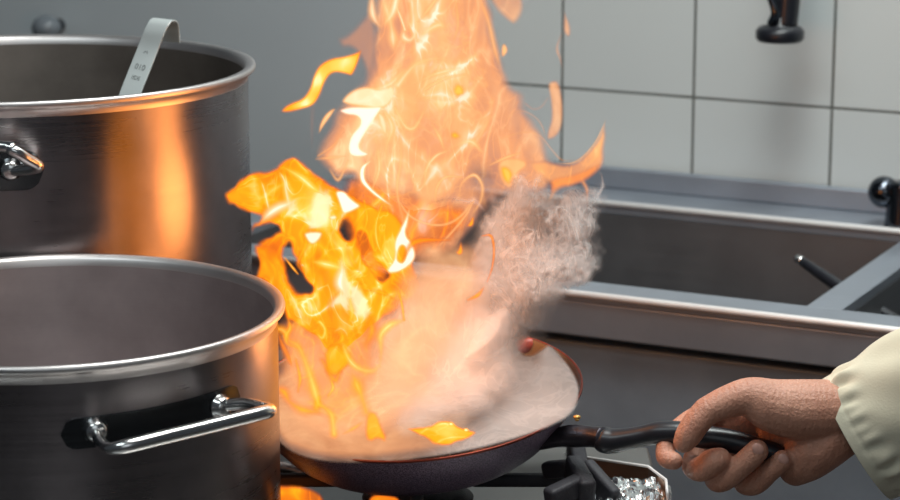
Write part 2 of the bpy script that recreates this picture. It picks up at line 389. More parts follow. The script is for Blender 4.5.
# strap handle of the ladle that stands in the tall pot
la = empty('ladle', V(120, 150, 2.40), 'flat steel ladle handle with a hooked end sticking out of the tall pot', 'ladle')
bm = bmesh.new()
K_ = .923
path = [(100, 175, 2.585), (120, 122, 2.60), (131, 92, 2.612), (146, 54, 2.63), (155, 31, 2.635), (160, 22, 2.64), (163, 20, 2.655), (167, 21, 2.675), (169, 28, 2.69), (170, 42, 2.695)]
PP = [Vector(q.tolist()) for q in cat_rom([V(p[0], p[1], p[2]*K_) for p in path], 8)]
wv = Vector((.90, -.42, -.04)).normalized(); rows = []
for i, p in enumerate(PP):
    t = (PP[min(i+1, len(PP)-1)]-PP[max(i-1, 0)]).normalized(); nn = t.cross(wv).normalized(); hw = .0122
    rows.append([bm.verts.new(p+wv*a_*hw+nn*b__*.0011) for a_, b__ in ((-1, -1), (1, -1), (1, 1), (-1, 1))])
for q, r_ in zip(rows[:-1], rows[1:]):
    for k in range(4): bm.faces.new((q[k], q[(k+1) % 4], r_[(k+1) % 4], r_[k]))
bm.faces.new(rows[0]); bm.faces.new(rows[-1][::-1])
from_bm('strap_handle', bm, M_strap, la, False, .0006)
def stamp(txt, px, py, size):
    cu = bpy.data.curves.new('stamp', 'FONT'); cu.body = txt; cu.size = size; cu.extrude = .0001; cu.align_x = 'CENTER'
    ob = bpy.data.objects.new('stamp', cu); C.objects.link(ob); bpy.context.view_layer.update()
    me = bpy.data.meshes.new_from_object(ob.evaluated_get(bpy.context.evaluated_depsgraph_get())); bpy.data.objects.remove(ob)
    lo, hi = V(131, 92, 2.612*K_), V(146, 54, 2.63*K_); t_ = (hi-lo).normalized(); x_ = (wv-t_*wv.dot(t_)).normalized(); z_ = x_.cross(t_)
    f_ = (py-54)/(92-54); p = hi.lerp(lo, f_)+z_*.0013
    me.transform(Matrix.Translation(p) @ Matrix((x_, t_, z_)).transposed().to_4x4()); me.materials.clear()
    return link('stamped_mark', me, M_mark, la, False)
M_mark = plain('stamp_grey', (.16, .17, .17), .6)
stamp('010', 141, 70, .0085); stamp('IIDE', 138, 80, .006); stamp('A', 146, 54, .008)
bm = bmesh.new(); bc = V(96, 190, 2.58*K_)
lathe(bm, [(0, -.035), (.025, -.03), (.042, -.012), (.046, .006), (.0445, .006), (.040, -.011), (.024, -.028), (0, -.033)], bc, 48); from_bm('bowl', bm, M_strap, la)

# ---------------------------------------------------------------- frying pan
PCt = V(413.9, 390.4, 2.15); PR = .1572
n = Vector((-.0644, -.1288, 1)).normalized(); n_pan = tuple(n); e1 = Vector((0, 1, 0)).cross(n).normalized(); e2 = n.cross(e1)
PM = Matrix((e1, e2, n)).transposed()
pan = empty('frying_pan', PCt-n*.058, 'dark tilted frying pan with steam and flames rising from it', 'frying pan')
m, nt, b, o_ = mat('pan_outside'); M_pan = m
n1 = noise(nt, 900, 2, .7); n2 = noise(nt, 20, 4)
c1 = mixc(nt, ramp(nt, n1, [(.42, (0, 0, 0)), (.66, (1, 1, 1))]), (.085, .055, .10), (.50, .40, .52))
nt.links.new(mixc(nt, math_(nt, 'MULTIPLY', n2, .5), c1, (.04, .028, .045)), b.inputs['Base Color']); b.inputs['Roughness'].default_value = .42; b.inputs['Metallic'].default_value = .3
bump(nt, n1, .3, .0006, b)
M_panin = plain('pan_inside', (.035, .028, .03), .35, .2, .4, 20)
H = .058
outer = [(0, -H), (.095, -H), (.104, -H+.001), (.112, -H+.004), (.125, -H+.014), (.138, -.028), (.149, -.014), (.1555, -.002), (PR, .0)]
inner = [(PR-.0003, .0014), (PR-.0018, .0015), (PR-.003, .0), (.150, -.007), (.137, -.028), (.123, -.044), (.110, -H+.005), (.100, -H+.0035), (0, -H+.0035)]
bm = bmesh.new(); lathe(bm, outer+inner[:1], PCt, 160, Mx=PM); from_bm('pan_body', bm, M_pan, pan)
bm = bmesh.new(); lathe(bm, inner, PCt, 160, Mx=PM); from_bm('cooking_surface', bm, M_panin, pan)
bm = bmesh.new(); lathe(bm, [(PR-.0018, .0005), (PR-.0018, .0018), (PR+.0003, .0016), (PR+.0003, -.0004)], PCt, 160, closed=True, Mx=PM); from_bm('rim_line', bm, steel('dark_red_rim', (.20, .05, .035), .45, 0, .2, bs=0), pan)
# handle
bm = bmesh.new()
hpt = [(538, 444, 2.09), (560, 437, 2.08), (575, 436, 2.075), (590, 436.5, 2.068), (603, 438, 2.06)]
tube(bm, [V(*p) for p in hpt], [.006, .009, .0105, .0095, .0100], 20, 6); from_bm('handle_socket', bm, plain('socket_metal', (.05, .045, .055), .35, .8, .5, 60, .4), pan)
bm = bmesh.new()
hpt = [(600, 438, 2.062), (604, 440, 2.06), (615, 441, 2.056), (630, 438.5, 2.051), (645, 435.5, 2.047), (660, 433, 2.043), (680, 433, 2.038), (705, 437, 2.033), (730, 441, 2.03), (752, 447, 2.028), (775, 453, 2.026), (792, 458, 2.026)]
tube(bm, [V(*p) for p in hpt], [.0085, .0118, .0112, .0098, .0095, .0105, .0105, .0105, .0105, .010, .009, .004], 24, 8, 1.0)
from_bm('handle', bm, M_black, pan)
bm = bmesh.new(); lathe(bm, [(0, 0), (.0035, 0), (.003, .002), (0, .003)], V(577, 418, 2.06), 12); ball(bm, V(577, 419, 2.068), .0022); o = from_bm('rivet', bm, plain('brass_speck', (.6, .35, .1), .4, .6), pan)

# food in the pan
bm = bmesh.new()
for k in range(26):
    a_ = rng.rand()*6.28; q = rng.rand()**.5*.085; p = PCt+e1*(q*math.cos(a_))+e2*(q*math.sin(a_))-n*(H-.010)
    ball(bm, p, .012, (1.2, .8, .5), Matrix.Rotation(rng.rand()*3, 3, 'Z'), 12, 8)
fd = from_bm('frying_food', bm, plain('browned_food', (.20, .09, .04), .5, 0, .5, 90, .4)); tag(fd, 'browned food frying on the bottom of the pan under the steam', 'food', kind='stuff')
bm = bmesh.new(); ball(bm, V(528, 346, 2.255), .010, (1.15, .6, .8)); rp = from_bm('red_pepper_piece', bm, plain('red_pepper', (.36, .045, .02), .35, 0, .3, 60)); tag(rp, 'small red piece of food at the far edge of the pan', 'food')

# ---------------------------------------------------------------- person: hand and sleeve
m, nt, b, o_ = mat('skin'); M_skin = m
n1 = noise(nt, 35, 5, .6); n2 = noise(nt, 420, 3, .6)
nt.links.new(mixc(nt, n1, (.34, .13, .08), (.68, .36, .25)), b.inputs['Base Color']); b.inputs['Roughness'].default_value = .5
b.inputs['Subsurface Weight'].default_value = .06; b.inputs['Subsurface Radius'].default_value = (.01, .004, .002); b.inputs['Subsurface Scale'].default_value = .4
wv_ = N(nt, 'ShaderNodeTexWave', wave_type='BANDS'); wv_.inputs['Scale'].default_value = 60; wv_.inputs['Distortion'].default_value = 6; wv_.inputs['Detail'].default_value = 3
tc = nt.nodes.new('ShaderNodeTexCoord'); nt.links.new(tc.outputs['Object'], wv_.inputs['Vector'])
bump(nt, math_(nt, 'ADD', math_(nt, 'MULTIPLY', wv_.outputs['Fac'], .15), math_(nt, 'ADD', n2, noise(nt, 110, 4, .6))), .6, .0018, b)
HB = V(850, 415, 2.03)
per = empty('person', HB, 'right hand in a cream chef sleeve gripping the frying pan handle', 'person')
YH = 2.03
def chain(bm, pts):
    "tapered round chain: px, py, dY, radius in px"
    q = [np.array([*at(p[0], p[1], YH+p[2]), p[3]*M2*.96]) for p in pts]
    q = cat_rom(q, 5) if len(q) > 2 else [q[0]+(q[1]-q[0])*i/5 for i in range(6)]
    for a_, c_ in zip(q[:-1], q[1:]):
        L = np.linalg.norm(c_[:3]-a_[:3]); k = max(1, int(L/.0025))
        for i in range(k): 
            p = a_+(c_-a_)*i/k; ball(bm, p[:3].tolist(), float(p[3]), u=14, v=10)
    ball(bm, q[-1][:3].tolist(), float(q[-1][3]), u=14, v=10)
bm = bmesh.new()
chain(bm, [(960, 372, .03, 40), (905, 395, .015, 37), (862, 412, .005, 35), (838, 411, 0, 32)])          # forearm, wrist
chain(bm, [(845, 410, -.002, 32), (805, 410, -.010, 32), (774, 406, -.013, 28), (750, 397, -.014, 20.5), (727, 402, -.016, 17), (707, 411, -.019, 15)])   # thenar to thumb knuckle
chain(bm, [(707, 411, -.019, 15), (697, 422, -.022, 14.6), (689, 434, -.024, 14), (684, 442, -.024, 11.5)])     # thumb tip
chain(bm, [(848, 424, .000, 29), (824, 440, -.004, 31), (808, 455, -.004, 27), (796, 468, .004, 19)])        # heel of the hand
chain(bm, [(800, 425, .008, 27), (775, 428, .016, 20)])
chain(bm, [(845, 410, .012, 30), (800, 408, .022, 28), (760, 410, .03, 26), (735, 415, .034, 22)])         # back of the hand
chain(bm, [(800, 430, .024, 26), (770, 440, .034, 22), (745, 440, .036, 18)])
chain(bm, [(735, 406, .028, 18), (705, 414, .030, 13), (684, 425, .026, 11.5), (668, 441, .012, 11), (666, 457, .000, 10.6), (674, 461, -.006, 9.5)])         # index
chain(bm, [(745, 420, .034, 16), (705, 445, .034, 13), (693, 464, .018, 12.5), (701, 469, -.006, 13.5), (712, 462, -.014, 13.8), (720, 459, -.015, 12.0)])    # middle
chain(bm, [(765, 430, .036, 16), (722, 458, .034, 12.5), (715, 478, .016, 12), (724, 479, -.006, 13), (743, 464, -.016, 12.8), (757, 451, -.019, 12.2)])        # ring
chain(bm, [(785, 440, .034, 15), (750, 465, .032, 11.5), (743, 482, .014, 11.2), (755, 484, -.002, 11.8), (770, 471, -.012, 11.5), (783, 460, -.016, 10.8)])  # little
me = bpy.data.meshes.new('hand'); bm.to_mesh(me); bm.free()
hand = link('hand_and_forearm', me, M_skin, per)
md = hand.modifiers.new('r', 'REMESH'); md.mode = 'VOXEL'; md.voxel_size = .0013; md.use_smooth_shade = True
md = hand.modifiers.new('s', 'SMOOTH'); md.factor = .5; md.iterations = 9
M_nail = plain('fingernail', (.66, .36, .29), .3, 0, .08, 60)
def nail(px, py, Y, rx, rz, ang, tilt=0):
    bm = bmesh.new(); R = Matrix.Rotation(-ang, 3, 'Y') @ Matrix.Rotation(tilt, 3, 'X')
    ball(bm, V(px, py, Y), 1, (rx*M2*.9, .0019, rz*M2*.9), R, 20, 12); from_bm('fingernail', bm, M_nail, per)
nail(758, 449, YH-.019-.0086, 6.2, 7.5, d(40)); nail(783.5, 459, YH-.016-.0074, 5.4, 7, d(42))

# sleeve
m, nt, b, o_ = mat('cream_cotton'); M_cloth = m
n1 = noise(nt, 12, 4); nt.links.new(mixc(nt, n1, (.56, .52, .38), (.70, .66, .52)), b.inputs['Base Color']); b.inputs['Roughness'].default_value = .85
bump(nt, noise(nt, 500, 2), .25, .0008, b); b.inputs['Sheen Weight'].default_value = .2
ax = (V(925, 405, 2.018)-V(859, 440, 2.03)); ax.normalize()
sv = ax.cross(Vector((0, 0, 1))).normalized(); su = sv.cross(ax).normalized()   # su up-ish, sv depth
bm = bmesh.new(); NA, NL = 180, 130; c0 = V(857.5, 439, 2.03); rows = []
for j in range(NL+1):
    l = j/NL; dist = l**1.3*.40; row = []
    for k in range(NA):
        a_ = 2*PI*k/NA
        R = .0615+.026*(dist/.40)
        w = 0
        w += .0032*math.sin(a_*19+math.sin(dist*50+a_*2)*1.5)*math.exp(-((dist-.020)/.010)**2)*(.6+.4*math.sin(a_*4))
        w += .0008*math.sin(a_*33+2)*math.exp(-((dist-.017)/.008)**2)
        w += .0022*math.sin(a_*3+dist*35+math.sin(a_*2)*1.5)*min(1, dist/.05)
        w += .0012*math.sin(a_*7-dist*80+1)*min(1, dist/.04)
        w += -.0007*math.exp(-((dist-.010)/.0012)**2)
        w *= min(1, dist/.012+.08)
        pos = c0+ax*dist+(su*math.cos(a_)+sv*math.sin(a_)*.72)*(R+w)
        row.append(bm.verts.new(pos))
    rows.append(row)
for q, r_ in zip(rows[:-1], rows[1:]):
    for k in range(NA): bm.faces.new((q[k], q[(k+1) % NA], r_[(k+1) % NA], r_[k]))
slv = from_bm('jacket_sleeve', bm, M_cloth, per)
md = slv.modifiers.new('s', 'SOLIDIFY'); md.thickness = .0018; md.offset = -1

# ---------------------------------------------------------------- flames
def flame_mat(name, stops, strength=1.0, texscale=20, stretch=(1, 1, .42)):
    m = bpy.data.materials.new(name); m.use_nodes = True; nt = m.node_tree; nt.nodes.clear()
    out = nt.nodes.new('ShaderNodeOutputMaterial')
    def A(n_):
        q = nt.nodes.new('ShaderNodeAttribute'); q.attribute_name = n_; return q.outputs['Fac']
    dd, hh, aa, tx, og = A('v_edge'), A('v_heat'), A('v_opac'), A('v_tex'), A('v_off')
    geo = nt.nodes.new('ShaderNodeNewGeometry')
    cmb = nt.nodes.new('ShaderNodeCombineXYZ'); nt.links.new(og, cmb.inputs[0]); nt.links.new(og, cmb.inputs[1])
    ad = N(nt, 'ShaderNodeVectorMath', operation='ADD'); nt.links.new(geo.outputs['Position'], ad.inputs[0]); nt.links.new(cmb.outputs[0], ad.inputs[1])
    def ridge(sc, w, det, dist, st):
        q = noise(nt, sc, det, .5, vec=ad.outputs[0], stretch=st, dist=dist)
        r_ = math_(nt, 'SUBTRACT', 1, math_(nt, 'MULTIPLY', math_(nt, 'ABSOLUTE', math_(nt, 'SUBTRACT', q, .5)), w), clamp=True)
        return math_(nt, 'POWER', r_, 1.6)
    r1 = ridge(texscale*.62, 15, 1.5, 1.3, (1, 1, .5)); r2 = ridge(texscale*1.3, 12, 2, 2.2, (1, 1, .55))
    n2 = noise(nt, texscale*.6, 2.5, .55, vec=ad.outputs[0], stretch=stretch, dist=1.2)
    s1 = math_(nt, 'MULTIPLY', math_(nt, 'SUBTRACT', n2, .5), 1.9)
    rid = math_(nt, 'ADD', math_(nt, 'MULTIPLY', r1, .55), math_(nt, 'MULTIPLY', r2, .26))
    hv = math_(nt, 'ADD', hh, math_(nt, 'MULTIPLY', tx, math_(nt, 'ADD', math_(nt, 'SUBTRACT', s1, .12), rid)))
    hv = math_(nt, 'SUBTRACT', hv, math_(nt, 'MULTIPLY', math_(nt, 'SUBTRACT', 1, dd), .30), clamp=True)
    col = ramp(nt, hv, stops)
    em = nt.nodes.new('ShaderNodeEmission'); nt.links.new(col, em.inputs[0]); em.inputs[1].default_value = strength
    av = math_(nt, 'ADD', aa, math_(nt, 'MULTIPLY', tx, math_(nt, 'ADD', math_(nt, 'MULTIPLY', s1, .8), math_(nt, 'MULTIPLY', rid, .35))), clamp=True)
    av = math_(nt, 'MULTIPLY', av, dd, clamp=True)
    tr = nt.nodes.new('ShaderNodeBsdfTransparent'); mx = nt.nodes.new('ShaderNodeMixShader')
    nt.links.new(av, mx.inputs[0]); nt.links.new(tr.outputs[0], mx.inputs[1]); nt.links.new(em.outputs[0], mx.inputs[2]); nt.links.new(mx.outputs[0], out.inputs[0])
    m.cycles.emission_sampling = 'NONE'
    return m
M_fo = flame_mat('orange_flame', [(0, (.20, .045, .02)), (.2, (.75, .14, .015)), (.42, (1.25, .29, .010)), (.62, (1.6, .52, .015)), (.78, (1.8, .80, .14)), (.93, (2, 1.25, .75))])
M_fp = flame_mat('pale_flame', [(0, (.38, .20, .16)), (.25, (.78, .32, .17)), (.5, (1.1, .47, .17)), (.7, (1.3, .64, .25)), (.86, (1.5, .88, .50)), (.97, (1.8, 1.2, .92))])
M_fm = flame_mat('peach_haze_flame', [(0, (.40, .21, .16)), (.22, (.74, .31, .18)), (.42, (1.0, .41, .175)), (.62, (1.15, .56, .26)), (.8, (1.25, .73, .36)), (1, (1.6, 1.0, .6))])

def chaikin(P, n=2):
    P = np.array(P, float)
    for _ in range(n):
        Q = np.roll(P, -1, 0); P = np.stack([.75*P+.25*Q, .25*P+.75*Q], 1).reshape(-1, 2)
    return P
def seg_dist(X, Y_, A, B):
    d = B-A; L = (d @ d)+1e-9
    t = np.clip(((X-A[0])*d[0]+(Y_-A[1])*d[1])/L, 0, 1)
    return np.hypot(X-A[0]-t*d[0], Y_-A[1]-t*d[1]), t
def poly_field(X, Y_, P):
    D = np.full(X.shape, 1e9); ins = np.zeros(X.shape, bool); n_ = len(P)
    for i in range(n_):
        A, B = P[i], P[(i+1) % n_]
        D = np.minimum(D, seg_dist(X, Y_, A, B)[0])
        c_ = ((A[1] > Y_) != (B[1] > Y_)); 
        with np.errstate(divide='ignore', invalid='ignore'):
            xi = (B[0]-A[0])*(Y_-A[1])/(B[1]-A[1])+A[0]
        ins ^= c_ & (X < xi)
    return np.where(ins, D, -D)
def line_field(X, Y_, pts, rr):
    A = cat_rom([[*p, q] for p, q in zip(pts, rr)], 5); D = np.full(X.shape, -1e9)
    for a_, c_ in zip(A[:-1], A[1:]):
        ds, t = seg_dist(X, Y_, a_[:2], c_[:2]); D = np.maximum(D, a_[2]+(c_[2]-a_[2])*t-ds)
    return D
def vnoise(X, Y_, s, seed):
    r_ = np.random.RandomState(seed); g = r_.rand(64, 64); x = X/s+100; y = Y_/s+100
    xi = np.floor(x).astype(int); yi = np.floor(y).astype(int); fx = x-xi; fy = y-yi; fx = fx*fx*(3-2*fx); fy = fy*fy*(3-2*fy)
    G_ = lambda i, j: g[i % 64, j % 64]
    return (G_(xi, yi)*(1-fx)+G_(xi+1, yi)*fx)*(1-fy)+(G_(xi, yi+1)*(1-fx)+G_(xi+1, yi+1)*fx)*fy
SEED = [10]
def rim_Y(X, Yg):
    "how far away the plane of the pan's rim lies, looking past a point: nothing that rises from the pan can start below it"
    r_ = at(X, Yg, np.ones_like(X))-np.array([0, 0, CZ]); n_ = np.array(n_pan); c_ = np.array(PCt)-np.array([0, 0, CZ])
    q = r_ @ n_; q = np.where(q < -1e-3, q, -1e-3); return np.clip((c_ @ n_)/q, 1.9, 9)
def lobe(name, parent, m, prims, Y, heat=.5, opac=.6, soft=6, tex=.2, step=2, thick=.006, holes=(), heats=(), opacs=(), warp=0, bulge=.02, wob=0, free=False, pw=None):
    """a closed body of flame or steam: outline given as polygons and strokes, swollen by its own thickness.
    heats / opacs: (x, y, radius, amount) local differences"""
    SEED[0] += 1; sd = SEED[0]
    pts = []
    for q in prims:
        if q[0] == 'p': pts += [tuple(p) for p in q[1]]
        else: pts += [(p[0]+r_, p[1]+r_) for p, r_ in zip(q[1], q[2])]+[(p[0]-r_, p[1]-r_) for p, r_ in zip(q[1], q[2])]
    pts = np.array(pts); x0, y0 = pts.min(0)-step*2; x1, y1 = pts.max(0)+step*2
    gx = np.arange(x0, x1+step, step); gy = np.arange(y0, y1+step, step); X, Yg = np.meshgrid(gx, gy, indexing='ij')
    Xw, Yw = X, Yg
    if wob:
        Xw = X+(vnoise(X, Yg, 14, sd+50)-.5)*wob*2+(vnoise(X, Yg, 6, sd+51)-.5)*wob*.8; Yw = Yg+(vnoise(X, Yg, 14, sd+52)-.5)*wob*2+(vnoise(X, Yg, 6, sd+53)-.5)*wob*.8
    f = np.full(X.shape, -1e9)
    for q in prims:
        f = np.maximum(f, poly_field(Xw, Yw, chaikin(q[1])) if q[0] == 'p' else line_field(Xw, Yw, q[1], q[2]))
    for h in holes:
        hf = poly_field(Xw, Yw, chaikin(h[1])) if h[0] == 'p' else line_field(Xw, Yw, h[1], h[2]); f = np.minimum(f, -hf)
    ed = np.clip(f/soft, 0, 1); ed = ed**1.7 if len(prims) == 1 and prims[0][0] == 'l' and len(holes) == 0 and pw is None else (ed*ed*(3-2*ed))**1.3
    th = thick*np.sqrt(np.clip(f/(soft*1.6), 0, 1))
    hv = np.full(X.shape, float(heat)); ov = np.full(X.shape, float(opac))
    for (hx, hy, hr, am) in heats: hv += am*np.exp(-((X-hx)**2+(Yg-hy)**2)/hr**2)
    for (hx, hy, hr, am) in opacs: ov += am*np.exp(-((X-hx)**2+(Yg-hy)**2)/hr**2)
    if not free: Y = -.03*np.logaddexp(-Y/.03, -(rim_Y(X, Yg)-(2.172-Y)+.0)/.03)
    Yd = Y+(vnoise(X, Yg, 60, 7)-.5)*.04
    ok = f > 0
    cell = ok[:-1, :-1] | ok[1:, :-1] | ok[:-1, 1:] | ok[1:, 1:]
    use = np.zeros(X.shape, bool)
    for a_ in (slice(0, -1), slice(1, None)):
        for b__ in (slice(0, -1), slice(1, None)): use[a_, b__] |= cell
    PF = at(X, Yg, Yd-th); PB = at(X, Yg, Yd+th)
    idF = -np.ones(X.shape, int); idB = -np.ones(X.shape, int)
    cells_n = np.zeros(X.shape, int); 
    k = int(use.sum()); idF[use] = np.arange(k)
    inner_ = use & ok; kb = int(inner_.sum()); idB[inner_] = k+np.arange(kb); idB[use & ~ok] = idF[use & ~ok]
    co = np.concatenate([PF[use], PB[inner_]])
    ci, cj = np.nonzero(cell)
    fF = np.stack([idF[ci, cj], idF[ci+1, cj], idF[ci+1, cj+1], idF[ci, cj+1]], 1)
    fB = np.stack([idB[ci, cj], idB[ci, cj+1], idB[ci+1, cj+1], idB[ci+1, cj]], 1)
    fB = fB[(fB != fF[:, [0, 3, 2, 1]]).any(1)]
    faces = np.concatenate([fF, fB])
    me = bpy.data.meshes.new(name); me.from_pydata(co.tolist(), [], faces.tolist()); me.update()
    for nm, arr in (('v_edge', ed), ('v_heat', hv), ('v_opac', ov), ('v_tex', np.full(X.shape, float(tex))), ('v_off', np.full(X.shape, (sd*.37) % 5))):
        at_ = me.attributes.new(nm, 'FLOAT', 'POINT'); at_.data.foreach_set('value', np.concatenate([arr[use], arr[inner_]]).astype(np.float32))
    return link(name, me, m, parent)
def S(*p, r): # stroke helper
    return ('l', list(p), r if hasattr(r, '__len__') else [r*.5]+[r]*(len(p)-2)+[r*.3])

fl = empty('flame', V(400, 440, 2.15), 'tall orange and yellow flame leaping up out of the frying pan', 'flame')
YF = 2.16
# --- the pale upper body
lobe('flame_body', fl, M_fm, [('p', [(398, -95), (380, -45), (372, 10), (371, 45), (364, 75), (352, 88), (340, 102), (328, 122), (318, 145), (314, 158), (328, 175), (345, 195), (375, 235), (400, 262), (440, 262), (462, 250), (476, 228), (490, 212), (512, 196), (540, 200), (552, 190), (556, 160), (548, 142), (541, 122), (528, 104), (527, 92), (512, 82), (506, 68), (502, 45), (496, 20), (490, -20), (474, -60), (458, -120), (440, -135), (425, -100), (412, -115)])],
     YF+.03, .46, .86, 15, .48, thick=.02, heats=[(430, 50, 45, .12), (375, 115, 34, .18), (395, 170, 34, .12), (525, 130, 50, -.08), (460, 95, 28, .16), (450, 195, 32, -.08), (404, 30, 14, -.14), (415, 145, 20, -.16), (335, 140, 22, -.1)],
     opacs=[(520, 105, 30, -.30), (480, 176, 13, -.5), (492, 205, 20, -.45), (540, 145, 22, -.3), (500, 30, 16, -.2)], wob=2,
     holes=[S((350, 181), (346, 188), (344, 182), r=[2, 3, 2])])
lobe('flame_body', fl, M_fp, [('p', [(410, -85), (400, -30), (402, 20), (398, 60), (385, 90), (365, 115), (350, 150), (352, 180), (375, 220), (400, 250), (440, 240), (470, 205), (480, 165), (500, 130), (505, 95), (490, 60), (480, 20), (470, -30), (450, -95), (436, -110)])],
     YF, .50, .40, 20, .75, thick=.015, heats=[(400, 100, 40, .12), (385, 160, 30, .1), (430, 190, 25, -.1)], opacs=[(478, 178, 14, -.4)], wob=4)
lobe('flame_tongue', fl, M_fm, [('p', [(333, 37), (345, 33), (358, 20), (370, 4), (380, 20), (380, 80), (366, 90), (362, 68), (352, 50), (340, 52)])], YF+.05, .22, .33, 9, .1)
lobe('flame_tongue', fl, M_fm, [('p', [(488, -22), (505, -42), (520, -25), (527, 5), (523, 18), (515, 27), (508, 24), (500, 17), (490, 6), (485, -5)])], YF+.05, .42, .42, 8, .4, heats=[(520, 15, 10, .1)])
lobe('flame_tongue', fl, M_fp, [('p', [(500, 44), (506, 42), (510, 50), (506, 57), (500, 59)])], YF, .68, .75, 4, .05, step=1)
lobe('flame_wisp', fl, M_fm, [('p', [(563, 8), (567, 12), (573, 28), (572, 37), (566, 39), (561, 30)]), S((561, 35), (557, 48), (560, 58), (562, 67), r=[2, 3, 3, 1.5])], YF+.02, .46, .34, 5, .3, step=1.2)
lobe('flame_wisp', fl, M_fm, [('p', [(546, 84), (551, 79), (559, 79), (563, 90), (565, 112), (563, 130), (556, 140), (546, 142), (545, 133), (550, 120), (549, 100)]), S((526, 104), (533, 109), (541, 107), (548, 98), r=[2.5, 2.2, 2.2, 2])], YF, .46, .42, 5, .30, step=1.2, heats=[(560, 125, 8, .15)])
lobe('flame_wisp', fl, M_fp, [S((505, 128), (510, 115), (522, 111), (535, 117), (543, 128), (546, 142), r=1.6)], YF-.01, .62, .30, 2.2, .05, step=1)
lobe('flame_wisp', fl, M_fp, [S((490, 142), (505, 137), (525, 132), (540, 136), (552, 150), (562, 160), (575, 160), r=1.8)], YF-.01, .66, .32, 2.5, .05, step=1)
lobe('flame_body', fl, M_fo, [('p', [(340, 178), (360, 170), (390, 180), (430, 190), (465, 200), (476, 218), (466, 240), (452, 252), (430, 258), (400, 268), (385, 290), (360, 285), (345, 250), (335, 210)])], YF-.005, .40, .62, 16, .5, thick=.01, wob=3, heats=[(430, 240, 25, -.06), (375, 215, 25, .12)])
lobe('flame_body', fl, M_fp, [('p', [(372, 60), (395, 50), (430, 40), (470, 60), (485, 90), (470, 115), (430, 130), (400, 150), (380, 160), (350, 150), (345, 120), (350, 100)])], YF-.012, .66, .42, 24, .6, thick=.01, wob=5, heats=[(375, 110, 25, .12)])
# --- horn to the right
lobe('flame_tongue', fl, M_fp, [('p', [(528, 160), (545, 158), (558, 162), (570, 162), (582, 155), (593, 143), (601, 129), (606, 118), (608, 132), (605, 148), (607, 160), (602, 170), (590, 182), (575, 188), (560, 191), (553, 198), (548, 204), (546, 198), (551, 188), (543, 180), (530, 172)])],
     YF-.01, .44, .74, 7, .40, step=1.5, heats=[(598, 140, 14, .2), (590, 165, 16, -.02), (550, 198, 8, .3)], wob=1)
lobe('flame_tongue', fl, M_fo, [('p', [(548, 176), (575, 172), (600, 160), (604, 165), (592, 180), (575, 187), (558, 190), (550, 200), (548, 190)])], YF-.015, .40, .38, 6, .1, step=1.5)
lobe('flame_tongue', fl, M_fp, [S((582, 180), (587, 190), (587, 202), (587, 212), r=[4, 3.5, 2, .8])], YF, .35, .5, 3.5, .05, step=1)
lobe('flame_wisp', fl, M_fp, [S((556, 163), (572, 163), (584, 156), (595, 143), (602, 130), (606, 119), r=1.8)], YF-.02, .80, .4, 2.2, .05, step=1)
# --- detached wisp on the left
lobe('flame_wisp', fl, M_fo, [('p', [(279, 113), (283, 106), (292, 101), (302, 98), (309, 88), (312, 76), (318, 64), (330, 57), (345, 55), (357, 51), (364, 47), (360, 62), (353, 78), (345, 75), (333, 73), (326, 82), (321, 97), (314, 107), (300, 111), (288, 114)])],
     YF-.03, .60, .85, 4.5, .06, step=1.2, heats=[(315, 80, 12, .28), (340, 65, 15, .18), (305, 104, 10, .24), (350, 60, 8, .1)])
lobe('flame_wisp', fl, M_fp, [('p', [(318, 137), (318, 126), (323, 115), (331, 108), (338, 107), (331, 118), (325, 126)])], YF-.03, .75, .85, 3.5, .05, step=1)
lobe('flame_wisp', fl, M_fm, [S((313, 108), (312, 125), (312, 148), r=[4, 4, 2])], YF, .2, .16, 5, .05)  # thin line of smoke, drawn with flame emission
